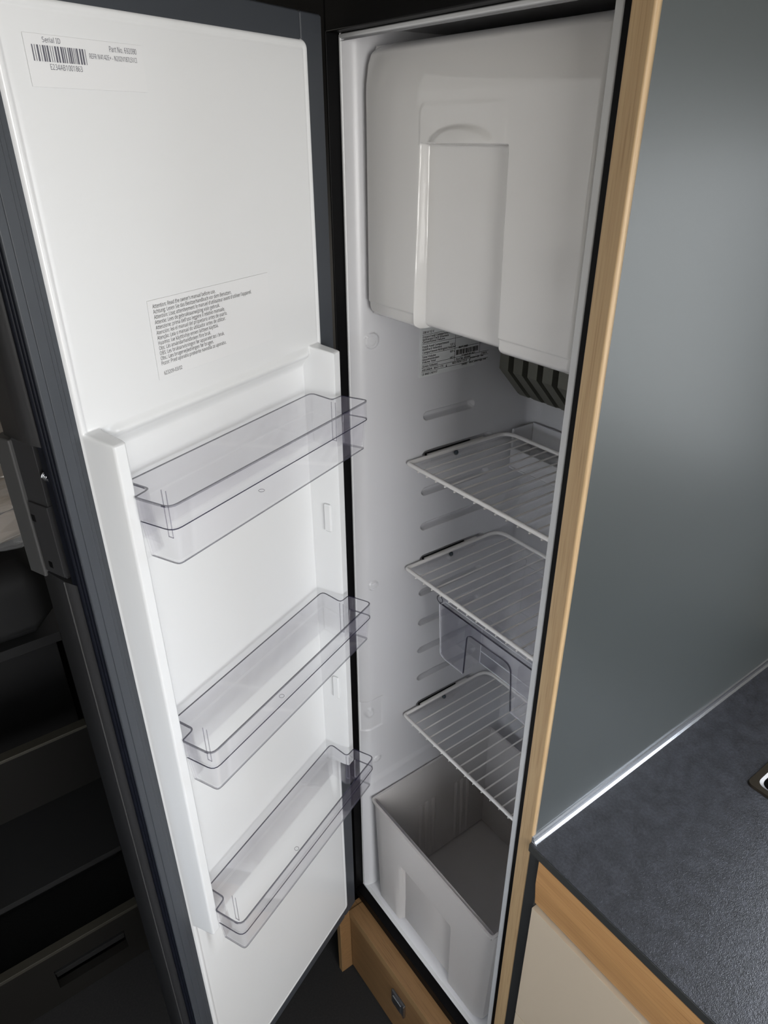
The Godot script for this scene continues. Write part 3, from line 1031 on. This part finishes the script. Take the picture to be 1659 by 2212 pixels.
# ---------------------------------------------------------------- drip tray at the back
func drip_tray() -> void:
	var root := thing("drip_tray", "white plastic drip tray behind the topmost wire shelf under the fins", "tray", Vector3(0.2, 0.945, -0.34))
	var c := Vector3(0.2, 0.945, -0.34)
	var st := begin()
	rbox(st, Vector3(0.030, 0.945, -0.3735) - c, Vector3(0.376, 1.020, -0.3700) - c, 0.001)
	rbox(st, Vector3(0.030, 0.945, -0.3700) - c, Vector3(0.376, 0.949, -0.3190) - c, 0.001)
	rbox(st, Vector3(0.030, 0.949, -0.3225) - c, Vector3(0.376, 0.985, -0.3190) - c, 0.001)
	part(st, "trough", mat.liner, root)
	for x in [0.030, 0.3725]:
		st = begin()
		rbox(st, Vector3(x, 0.949, -0.3700) - c, Vector3(x + 0.0035, 1.0195, -0.3200) - c, 0.001)
		rbox(st, Vector3(x - 0.001, 0.985, -0.325) - c, Vector3(x + 0.005, 1.0205, -0.3188) - c, 0.002)
		part(st, "end_plate", mat.liner, root)
	st = begin()
	ball(st, Vector3(0.072, 0.981, -0.3700) - c, Vector3(0.003, 0.003, 0.001), 10)
	part(st, "drain_hole", mat.black, root)

# ---------------------------------------------------------------- white bottom drawer
func bottom_drawer() -> void:
	var root := thing("vegetable_drawer", "deep white plastic drawer with a recessed grip at the bottom of the refrigerator", "drawer", Vector3(0.2, 0.009, -0.15))
	var c := Vector3(0.2, 0.009, -0.15)
	var yb := 0.010
	var yt := 0.294
	var zf := -0.0085
	var front := func(x: float, y: float) -> float:
		var z := zf - 0.004 * clampf((yt - y) / 0.28, 0.0, 1.0)
		# grip: a channel open at the foot
		var s := smoothstep(0.1225, 0.1275, x) * (1.0 - smoothstep(0.2685, 0.2735, x))
		z -= 0.026 * s * (1.0 - smoothstep(0.178, 0.196, y))
		return z
	var edge := func(y: float) -> float: return 0.012 * clampf((yt - y) / 0.284, 0.0, 1.0)
	var st := begin()
	var ts := lines(0.0, 1.0, 0.05, [0.292, 0.312, 0.710, 0.725], 0.003, 0.014)
	var ys := lines(yb, yt, 0.03, [0.187], 0.0025, 0.014)
	sheet(st, ts, ys, func(t, y):
		var x := lerpf(0.0235 + edge.call(y), 0.3735 - edge.call(y), t)
		var r := 0.010
		var corner := 0.0
		var e := minf(x - 0.0235 - edge.call(y), 0.3735 - edge.call(y) - x)
		if e < r:
			corner = r - sqrt(maxf(r * r - (r - e) * (r - e), 0.0))
		return Vector3(x, y, front.call(x, y) - corner) - c, Vector3.BACK)
	part(st, "front", mat.bin, root)
	# tub: outer walls, inner walls in two steps, floor
	st = begin()
	var o_t := [Vector2(0.0235, zf - 0.010), Vector2(0.3735, zf - 0.010), Vector2(0.3735, -0.340), Vector2(0.0235, -0.340)]
	var o_b := [Vector2(0.0355, zf - 0.016), Vector2(0.3615, zf - 0.016), Vector2(0.3615, -0.330), Vector2(0.0355, -0.330)]
	skirt(st, o_b, yb - 0.0, o_t, yt - 0.001, true)
	lid(st, o_b, yb, Vector3.DOWN)
	var rim_o := rounded([Vector2(0.0235, zf), Vector2(0.3735, zf), Vector2(0.3735, -0.340), Vector2(0.0235, -0.340)], [0.010, 0.010, 0.012, 0.012], 5)
	var i_t := inset(rim_o, 0.0045)
	var i_m := inset(rim_o, 0.0120)
	var i_m2 := inset(rim_o, 0.0145)
	var i_b := inset(rim_o, 0.0215)
	for k in i_m.size():
		i_m[k].y = minf(i_m[k].y, zf - 0.006)
		i_m2[k].y = minf(i_m2[k].y, zf - 0.0065)
		i_b[k].y = minf(i_b[k].y, zf - 0.034)
	var c3 := begin()
	skirt(c3, i_m, 0.203, i_t, yt, false)
	skirt(c3, i_m2, 0.200, i_m, 0.203, false)
	skirt(c3, i_b, 0.016, i_m2, 0.200, false)
	lid(c3, i_b, 0.016, Vector3.UP)
	ring(c3, rim_o, i_t, yt, Vector3.UP)
	skirt(c3, rim_o, yt - 0.004, rim_o, yt, true)
	st.append_from(c3.commit(), 0, Transform3D())
	var whole := begin()
	whole.append_from(st.commit(), 0, Transform3D(Basis(), -c))
	part(whole, "tub", mat.bin, root)
	# upright ribs on the inner walls
	for z in [-0.128, -0.146, -0.166, -0.232, -0.250, -0.268]:
		for sd in [0.0355, 0.3590]:
			st = begin()
			tube(st, [Vector3(sd + (0.0038 if sd < 0.2 else -0.0038), 0.020, z) - c, Vector3(sd, 0.197, z) - c], 0.0068, 10)
			part(st, "wall_rib", mat.bin, root)

# ---------------------------------------------------------------- cabinet round the refrigerator
func fridge_cabinet() -> void:
	var root := thing("fridge_cabinet", "tall grey cabinet with oak edging that houses the open refrigerator", "cabinet")
	var st := begin()
	rbox(st, Vector3(0.4225, FLOOR_Y, BACK_Z), Vector3(0.4434, CEIL_Y, 0.0148), 0.0006)
	part(st, "side_panel", mat.panel, root, "smooth dark grey side panel")
	st = begin()
	var pl := [Vector2(0.4225, 0.0150)]
	for k in 5:
		var a := PI * (0.5 + 0.125 * (4 - k))
		pl.append(Vector2(0.4237 + 0.0012 * cos(a), 0.0208 + 0.0012 * sin(a)))
	for k in 7:
		var a := PI * 0.5 * (1.0 - k / 6.0)
		pl.append(Vector2(0.4416 + 0.0024 * cos(a), 0.0196 + 0.0024 * sin(a)))
	pl.append(Vector2(0.4440, 0.0150))
	skirt(st, pl, FLOOR_Y, pl, CEIL_Y, true)
	part(st, "edge_band", mat.oak_v, root, "oak edge band with vertical grain and a rounded corner")
	st = begin()
	rbox(st, Vector3(-0.052, -0.026, BACK_Z), Vector3(-0.031, CEIL_Y, 0.0150), 0.001)
	part(st, "inner_panel", mat.black, root)
	st = begin()
	rbox(st, Vector3(-0.031, 1.631, -0.30), Vector3(0.4220, CEIL_Y, 0.0050), 0.001)
	part(st, "top_panel", mat.black, root)
	# oak plinth with a drawer
	st = begin()
	rbox(st, Vector3(0.0195, -0.0500, -0.40), Vector3(0.4175, -0.0270, 0.0500), 0.0008)
	rbox(st, Vector3(0.0195, FLOOR_Y, -0.40), Vector3(0.4175, -0.0530, 0.0290), 0.0008)
	part(st, "plinth", mat.oak_h, root)
	st = begin()
	rbox(st, Vector3(0.0060, FLOOR_Y, -0.40), Vector3(0.0190, -0.0290, 0.0750), 0.0012)
	part(st, "end_panel", mat.oak_h, root)
	st = begin()
	rbox(st, Vector3(0.0060, FLOOR_Y, 0.0750), Vector3(0.0190, -0.0290, 0.0762), 0.0004)
	rbox(st, Vector3(0.0205, -0.0535, 0.0300), Vector3(0.4170, -0.0523, 0.0490), 0.0003)
	rbox(st, Vector3(0.0200, -0.0500, 0.0500), Vector3(0.4170, -0.0270, 0.0508), 0.0003)
	part(st, "edge_strip", mat.oak_strip, root)
	st = begin()
	rbox(st, Vector3(0.0205, FLOOR_Y + 0.006, 0.0300), Vector3(0.4170, -0.0535, 0.0490), 0.001)
	var dr := part(st, "drawer", mat.oak_h, root)
	st = begin()
	rbox(st, Vector3(0.1770, -0.1315, 0.0485), Vector3(0.2205, -0.0880, 0.0545), 0.002)
	part(st, "push_lock", mat.lock, dr, "square dark grey push lock")
	st = begin()
	rbox(st, Vector3(0.1850, -0.1235, 0.0540), Vector3(0.2125, -0.0960, 0.0570), 0.002)
	rbox(st, Vector3(0.2190, -0.1300, 0.0500), Vector3(0.2207, -0.0895, 0.0556), 0.0005)
	part(st, "lock_button", mat.steel, dr)

# dark wardrobe standing next to the refrigerator, seen as a black sliver past the door
func wardrobe() -> void:
	var root := thing("wardrobe", "dark wardrobe front beyond the hinge of the refrigerator door", "wardrobe", Vector3(-0.18, FLOOR_Y, -0.3))
	var st := begin()
	rbox(st, Vector3(-0.118, 0.0, BACK_Z + 0.3), Vector3(0.126, CEIL_Y - FLOOR_Y, 0.285), 0.002)
	part(st, "carcass", mat.black, root)
	st = begin()
	rbox(st, Vector3(-0.115, 0.08, 0.2855), Vector3(0.122, CEIL_Y - FLOOR_Y - 0.02, 0.300), 0.002)
	part(st, "door", mat.black, root)

# ---------------------------------------------------------------- kitchen
const COUNTER_Y := 0.6467
func kitchen() -> void:
	var x0 := 0.4440
	var x1 := 1.90
	var zf := 0.0262
	# worktop with a cut-out for the sink
	var t := thing("worktop", "dark slate worktop with fine rough grain beside the grey cabinet", "worktop", Vector3(1.17, COUNTER_Y, -0.3))
	var c := Vector3(1.17, COUNTER_Y, -0.3)
	var hx0 := 0.568
	var hx1 := 0.985
	var hz0 := -0.600
	var hz1 := -0.306
	var st := begin()
	for b in [[x0, x1, hz1, zf - 0.0012], [x0, x1, BACK_Z, hz0], [x0, hx0, hz0, hz1], [hx1, x1, hz0, hz1]]:
		rbox(st, Vector3(b[0], COUNTER_Y - 0.0138, b[2]) - c, Vector3(b[1], COUNTER_Y, b[3]) - c, 0.0)
	part(st, "slab", mat.slate, t)
	st = begin()
	rbox(st, Vector3(x0, COUNTER_Y - 0.0138, zf - 0.0012) - c, Vector3(x1, COUNTER_Y - 0.0001, zf + 0.0004) - c, 0.0006)
	part(st, "front_edge", mat.slate_edge, t)
	# aluminium joint profile
	t = thing("joint_profile", "thin bright aluminium strip sealing the grey panel to the worktop", "trim strip", Vector3(0.447, COUNTER_Y, -0.3))
	st = begin()
	var pr := [Vector2(0.0, 0.0), Vector2(0.0075, 0.0), Vector2(0.0078, 0.0009), Vector2(0.0062, 0.0017), Vector2(0.0046, 0.0030), Vector2(0.0034, 0.0052), Vector2(0.0026, 0.0085), Vector2(0.0012, 0.0108), Vector2(0.0, 0.0110)]
	var za := 0.021 + 0.3
	var zb := BACK_Z + 0.305
	for i in pr.size():
		var a: Vector2 = pr[i]
		var b: Vector2 = pr[(i + 1) % pr.size()]
		var n := Vector3(b.y - a.y, -(b.x - a.x), 0).normalized()
		quad(st, Vector3(-0.0035 + a.x, a.y, za), Vector3(-0.0035 + b.x, b.y, za), Vector3(-0.0035 + b.x, b.y, zb), Vector3(-0.0035 + a.x, a.y, zb), n)
	for i in range(1, pr.size() - 1):
		tri(st, Vector3(-0.0035 + pr[0].x, pr[0].y, za), Vector3(-0.0035 + pr[i].x, pr[i].y, za), Vector3(-0.0035 + pr[i + 1].x, pr[i + 1].y, za), Vector3.BACK, Vector3.BACK, Vector3.BACK)
	part(st, "profile", mat.aluminium, t)
	st = begin()
	rbox(st, Vector3(-0.0034, -0.012, za - 0.0005), Vector3(-0.0020, 0.011, za + 0.0010), 0.0003)
	rbox(st, Vector3(-0.0034, -0.0006, za - 0.0005), Vector3(0.0055, 0.0006, za + 0.0010), 0.0003)
	part(st, "end_cap", mat.aluminium, t)
	# cabinet below
	var k := thing("kitchen_cabinet", "kitchen base cabinet with cream drawers and an oak rail under the worktop", "cabinet", Vector3(1.17, FLOOR_Y, -0.3))
	var d := Vector3(1.17, FLOOR_Y, -0.3)
	st = begin()
	rbox(st, Vector3(0.4640, FLOOR_Y, BACK_Z) - d, Vector3(x1, 0.350, -0.002) - d, 0.001)
	rbox(st, Vector3(0.4640, 0.350, -0.030) - d, Vector3(x1, COUNTER_Y - 0.0145, -0.002) - d, 0.001)
	part(st, "body", mat.black, k)
	st = begin()
	rbox(st, Vector3(0.4440, FLOOR_Y, -0.30) - d, Vector3(0.4628, COUNTER_Y - 0.0145, 0.0225) - d, 0.001)
	part(st, "filler_strip", mat.filler, k, "narrow dark filler strip")
	st = begin()
	var rail := [Vector2(0.0262, 0.6318), Vector2(0.0262, 0.5855), Vector2(0.0205, 0.5380), Vector2(0.0040, 0.5360), Vector2(0.0, 0.5360), Vector2(0.0, 0.6318)]
	for i in rail.size():
		var a: Vector2 = rail[i]
		var b: Vector2 = rail[(i + 1) % rail.size()]
		var n := Vector3(0, (b.x - a.x), -(b.y - a.y)).normalized()
		var mid := (a + b) * 0.5 - Vector2(0.012, 0.585)
		if n.dot(Vector3(0, mid.y, mid.x)) < 0.0:
			n = -n
		quad(st, Vector3(0.4632, a.y, a.x) - d, Vector3(x1, a.y, a.x) - d, Vector3(x1, b.y, b.x) - d, Vector3(0.4632, b.y, b.x) - d, n)
	for i in range(1, rail.size() - 1):
		tri(st, Vector3(0.4632, rail[0].y, rail[0].x) - d, Vector3(0.4632, rail[i].y, rail[i].x) - d, Vector3(0.4632, rail[i + 1].y, rail[i + 1].x) - d, Vector3.LEFT, Vector3.LEFT, Vector3.LEFT)
	part(st, "oak_rail", mat.oak_rail, k, "oak handle rail under the worktop")
	for f in [[0.2635, 0.5315], [-0.02, 0.2605], [-0.20, -0.023]]:
		st = begin()
		rbox(st, Vector3(0.4632, f[0], 0.0) - d, Vector3(1.10, f[1], 0.0255) - d, 0.0004)
		part(st, "drawer_front", mat.cream, k)
	for f in [[0.2635, 0.5325], [-0.20, 0.2605]]:
		st = begin()
		rbox(st, Vector3(1.103, f[0], 0.0) - d, Vector3(x1, f[1], 0.0255) - d, 0.0012)
		part(st, "drawer_front", mat.cream, k)
	# sink
	var s := thing("sink", "sink with a bronze metal rim let into the slate worktop", "sink", Vector3(0.775, COUNTER_Y, -0.45))
	var e := Vector3(0.775, COUNTER_Y - 0.0003, -0.45)
	var ro := rounded([Vector2(0.5610, -0.2965), Vector2(0.9920, -0.2965), Vector2(0.9920, -0.6080), Vector2(0.5610, -0.6080)], [0.012], 6)
	var ri := rounded([Vector2(0.5760, -0.3110), Vector2(0.9770, -0.3110), Vector2(0.9770, -0.5935), Vector2(0.5760, -0.5935)], [0.014], 6)
	var rm := rounded([Vector2(0.5720, -0.3070), Vector2(0.9810, -0.3070), Vector2(0.9810, -0.5975), Vector2(0.5720, -0.5975)], [0.013], 6)
	var rb := inset(ri, 0.010)
	st = begin()
	skirt(st, ro, COUNTER_Y, inset(ro, 0.0015), COUNTER_Y + 0.0030, true)
	ring(st, inset(ro, 0.0015), rm, COUNTER_Y + 0.0030)
	var w := begin()
	w.append_from(st.commit(), 0, Transform3D(Basis(), -e))
	part(w, "rim", mat.bronze, s)
	st = begin()
	skirt(st, ri, COUNTER_Y + 0.0005, rm, COUNTER_Y + 0.0030, false)
	w = begin()
	w.append_from(st.commit(), 0, Transform3D(Basis(), -e))
	part(w, "inner_lip", mat.lip, s, "polished bright inner lip")
	st = begin()
	skirt(st, rb, COUNTER_Y - 0.13, ri, COUNTER_Y + 0.0005, false)
	lid(st, rb, COUNTER_Y - 0.13)
	w = begin()
	w.append_from(st.commit(), 0, Transform3D(Basis(), -e))
	part(w, "basin", mat.black, s)

# ---------------------------------------------------------------- bunk in the dark beyond the door
func bunk() -> void:
	var root := thing("bunk", "dark wooden bunk base with open compartments beyond the refrigerator door", "bunk", Vector3(-0.9, FLOOR_Y, 0.9))
	var d := Vector3(-0.9, FLOOR_Y, 0.9)
	var st := begin()
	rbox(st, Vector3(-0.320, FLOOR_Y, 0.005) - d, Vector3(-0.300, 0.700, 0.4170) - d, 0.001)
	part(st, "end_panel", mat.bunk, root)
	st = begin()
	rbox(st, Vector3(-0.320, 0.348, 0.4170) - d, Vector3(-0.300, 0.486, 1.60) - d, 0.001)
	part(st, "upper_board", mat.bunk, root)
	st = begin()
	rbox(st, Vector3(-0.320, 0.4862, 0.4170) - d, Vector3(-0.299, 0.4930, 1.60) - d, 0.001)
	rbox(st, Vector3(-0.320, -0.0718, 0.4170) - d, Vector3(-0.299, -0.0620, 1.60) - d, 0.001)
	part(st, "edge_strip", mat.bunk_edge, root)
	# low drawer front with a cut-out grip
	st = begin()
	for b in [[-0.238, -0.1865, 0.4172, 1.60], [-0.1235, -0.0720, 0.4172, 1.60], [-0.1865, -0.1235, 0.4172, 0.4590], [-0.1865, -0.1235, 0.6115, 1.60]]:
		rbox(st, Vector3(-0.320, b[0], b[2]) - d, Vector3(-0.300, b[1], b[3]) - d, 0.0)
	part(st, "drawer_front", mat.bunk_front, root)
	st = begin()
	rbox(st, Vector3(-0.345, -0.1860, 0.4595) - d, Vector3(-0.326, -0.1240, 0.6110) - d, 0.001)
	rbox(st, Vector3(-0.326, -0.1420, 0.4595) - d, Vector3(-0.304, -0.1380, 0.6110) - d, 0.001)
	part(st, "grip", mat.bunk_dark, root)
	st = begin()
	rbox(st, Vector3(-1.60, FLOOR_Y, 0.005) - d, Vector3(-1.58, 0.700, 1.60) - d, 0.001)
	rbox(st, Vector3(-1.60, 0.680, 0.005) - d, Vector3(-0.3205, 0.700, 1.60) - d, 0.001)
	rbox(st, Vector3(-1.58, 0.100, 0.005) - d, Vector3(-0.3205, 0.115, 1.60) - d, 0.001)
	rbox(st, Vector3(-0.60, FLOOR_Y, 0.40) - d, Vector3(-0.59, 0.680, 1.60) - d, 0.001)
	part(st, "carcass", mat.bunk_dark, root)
	# mattress
	st = begin()
	rbox(st, Vector3(-1.57, 0.7005, 0.405), Vector3(-0.300, 0.853, 1.58), 0.045)
	var w := begin()
	w.append_from(st.commit(), 0, Transform3D(Basis(), -Vector3(-0.9, 0.70, 0.8)))
	var m := thing("mattress", "black mattress lying on the dark bunk base", "mattress", Vector3(-0.9, 0.70, 0.8))
	part(w, "cover", mat.bunk_dark, m)
	# cushion wrapped in clear film
	var q := thing("wrapped_cushion", "beige cushion in crumpled clear film on the black mattress", "cushion", Vector3(-0.605, 0.8535, 0.68))
	st = begin()
	var nz := noise(6.0, 41, 3)
	var shape := func(grow: float, amp: float, freq: float) -> Callable:
		return func(u: float, v: float) -> Vector3:
			var dir := Vector3(cos(u) * sin(v), cos(v), sin(u) * sin(v))
			var p := Vector3(signf(dir.x) * pow(absf(dir.x), 0.45) * 0.27, signf(dir.y) * pow(absf(dir.y), 0.5) * 0.060, signf(dir.z) * pow(absf(dir.z), 0.45) * 0.42)
			var k := nz.get_noise_3d(p.x * freq, p.y * freq * 2.0, p.z * freq) * amp
			return p * (1.0 + grow) + Vector3(0, 0.068 + grow * 0.1, 0) + dir * k
	sheet(st, span(0.0, TAU, 0.12), span(0.01, PI - 0.01, 0.12), shape.call(0.0, 0.006, 1.0), Vector3.UP)
	var body := part(st, "cushion", mat.fabric, q)
	st = begin()
	var ff: Callable = shape.call(0.05, 0.030, 2.4)
	var us := span(0.0, TAU, 0.07)
	var vs := span(0.05, PI * 0.72, 0.06)
	for i in us.size() - 1:
		for j in vs.size() - 1:
			var a: Vector3 = ff.call(us[i], vs[j])
			var b: Vector3 = ff.call(us[i + 1], vs[j])
			var c2: Vector3 = ff.call(us[i + 1], vs[j + 1])
			var e2: Vector3 = ff.call(us[i], vs[j + 1])
			var n1 := (b - a).cross(c2 - a).normalized()
			var mid := a - Vector3(0, 0.05, 0)
			if n1.dot(mid) < 0.0:
				n1 = -n1
			var n2 := (c2 - a).cross(e2 - a).normalized()
			if n2.dot(mid) < 0.0:
				n2 = -n2
			tri(st, a, b, c2, n1, n1, n1)
			tri(st, a, c2, e2, n2, n2, n2)
	part(st, "film", mat.wrap, q, "crumpled clear plastic film")
	body.position = Vector3.ZERO

# ---------------------------------------------------------------- everything
func _ready() -> void:
	var cam := Camera3D.new()
	cam.name = "camera"
	add_child(cam)
	cam.position = Vector3(0.81738, 1.47594, 0.53628)
	cam.rotation_order = EULER_ORDER_YXZ
	cam.rotation_degrees = Vector3(-28.5459, 53.7523, -0.2495)
	cam.fov = 2.0 * rad_to_deg(atan(1106.0 / 1509.25))
	cam.near = 0.02
	cam.far = 60.0
	cam.current = true

	var env := Environment.new()
	env.background_mode = Environment.BG_SKY
	var sky := Sky.new()
	var sm := ProceduralSkyMaterial.new()
	sm.sky_top_color = Color(0.82, 0.86, 0.91)
	sm.sky_horizon_color = Color(0.90, 0.92, 0.95)
	sm.ground_horizon_color = Color(0.55, 0.55, 0.52)
	sm.ground_bottom_color = Color(0.35, 0.34, 0.31)
	sm.sky_energy_multiplier = 2.4
	sm.ground_energy_multiplier = 2.0
	sky.sky_material = sm
	env.sky = sky
	env.tonemap_mode = Environment.TONE_MAPPER_LINEAR
	env.tonemap_exposure = 0.86
	env.sdfgi_enabled = true
	env.ssao_enabled = true
	env.ssil_enabled = true
	var we := WorldEnvironment.new()
	we.name = "surroundings"
	we.environment = env
	add_child(we)

	window_lamp(Vector3((W1[0] + W1[1]) * 0.5, (W1[2] + W1[3]) * 0.5, BACK_Z + 0.01), Vector2(W1[1] - W1[0], W1[3] - W1[2]), Vector3(0, 0, 1), 0.62, Color(0.96, 0.98, 1.0))
	window_lamp(Vector3(RIGHT_X - 0.01, (W2[2] + W2[3]) * 0.5, (W2[0] + W2[1]) * 0.5), Vector2(W2[1] - W2[0], W2[3] - W2[2]), Vector3(-1, 0, 0), 4.6, Color(1.0, 0.99, 0.975))
	window_lamp(Vector3((W4[0] + W4[1]) * 0.5, (W4[2] + W4[3]) * 0.5, FRONT_Z - 0.01), Vector2(W4[1] - W4[0], W4[3] - W4[2]), Vector3(0, 0, -1), 0.10, Color(1.0, 0.95, 0.88))

	window_lamp(Vector3(LEFT_X + 0.01, (W3[2] + W3[3]) * 0.5, (W3[0] + W3[1]) * 0.5), Vector2(W3[1] - W3[0], W3[3] - W3[2]), Vector3(1, 0, 0), 1.0, Color(1.0, 0.97, 0.93))

	var a := deg_to_rad(DOOR_DEG)
	door_basis = Basis(Vector3(-cos(a), 0, -sin(a)), Vector3.UP, Vector3(sin(a), 0, -cos(a)))
	materials()
	mat.wire_clear = clear(Color(0.93, 0.93, 0.96), 0.65)
	mat.oak_rail = wood(Color(0.78, 0.60, 0.40), Color(0.69, 0.51, 0.32), Color(0.52, 0.37, 0.22), false, 15)
	mat.oak_strip = plain(Color(0.60, 0.48, 0.33), 0.45)
	mat.plastic_faint = clear(Color(0.45, 0.44, 0.52), 0.35)
	mat.cover = plain(Color(0.25, 0.25, 0.25), 0.5, 0.4)
	mat.lip = plain(Color(0.85, 0.85, 0.86), 0.25, 0.6)
	mat.pin = plain(Color(0.30, 0.34, 0.37), 0.3, 0.5, 0.7)
	mat.lock = plain(Color(0.30, 0.30, 0.31), 0.35, 0.5, 0.3)
	mat.filler = plain(Color(0.15, 0.155, 0.16), 0.5)
	mat.bronze = plain(Color(0.34, 0.31, 0.27), 0.35, 0.5, 0.8)
	mat.bunk_front = plain(Color(0.085, 0.08, 0.07), 0.75, 0.3)

	setting()
	var fr := refrigerator()
	fridge_door(fr)
	fridge_cabinet()
	wardrobe()
	kitchen()
	door_bin(1.1729, "clear plastic door bin topmost of three, below the notice sticker")
	door_bin(0.8535, "clear plastic door bin hanging between the two other door bins")
	door_bin(0.5270, "clear plastic door bin lowest of three on the open door")
	wire_shelf(SHELF_Y[0], "white wire shelf topmost in the refrigerator, under the metal fins")
	wire_shelf(SHELF_Y[1], "white wire shelf second from the top, above the clear drawer")
	wire_shelf(SHELF_Y[2], "white wire shelf lowest in the refrigerator, above the deep white drawer")
	crisper()
	drip_tray()
	bottom_drawer()
	bunk()
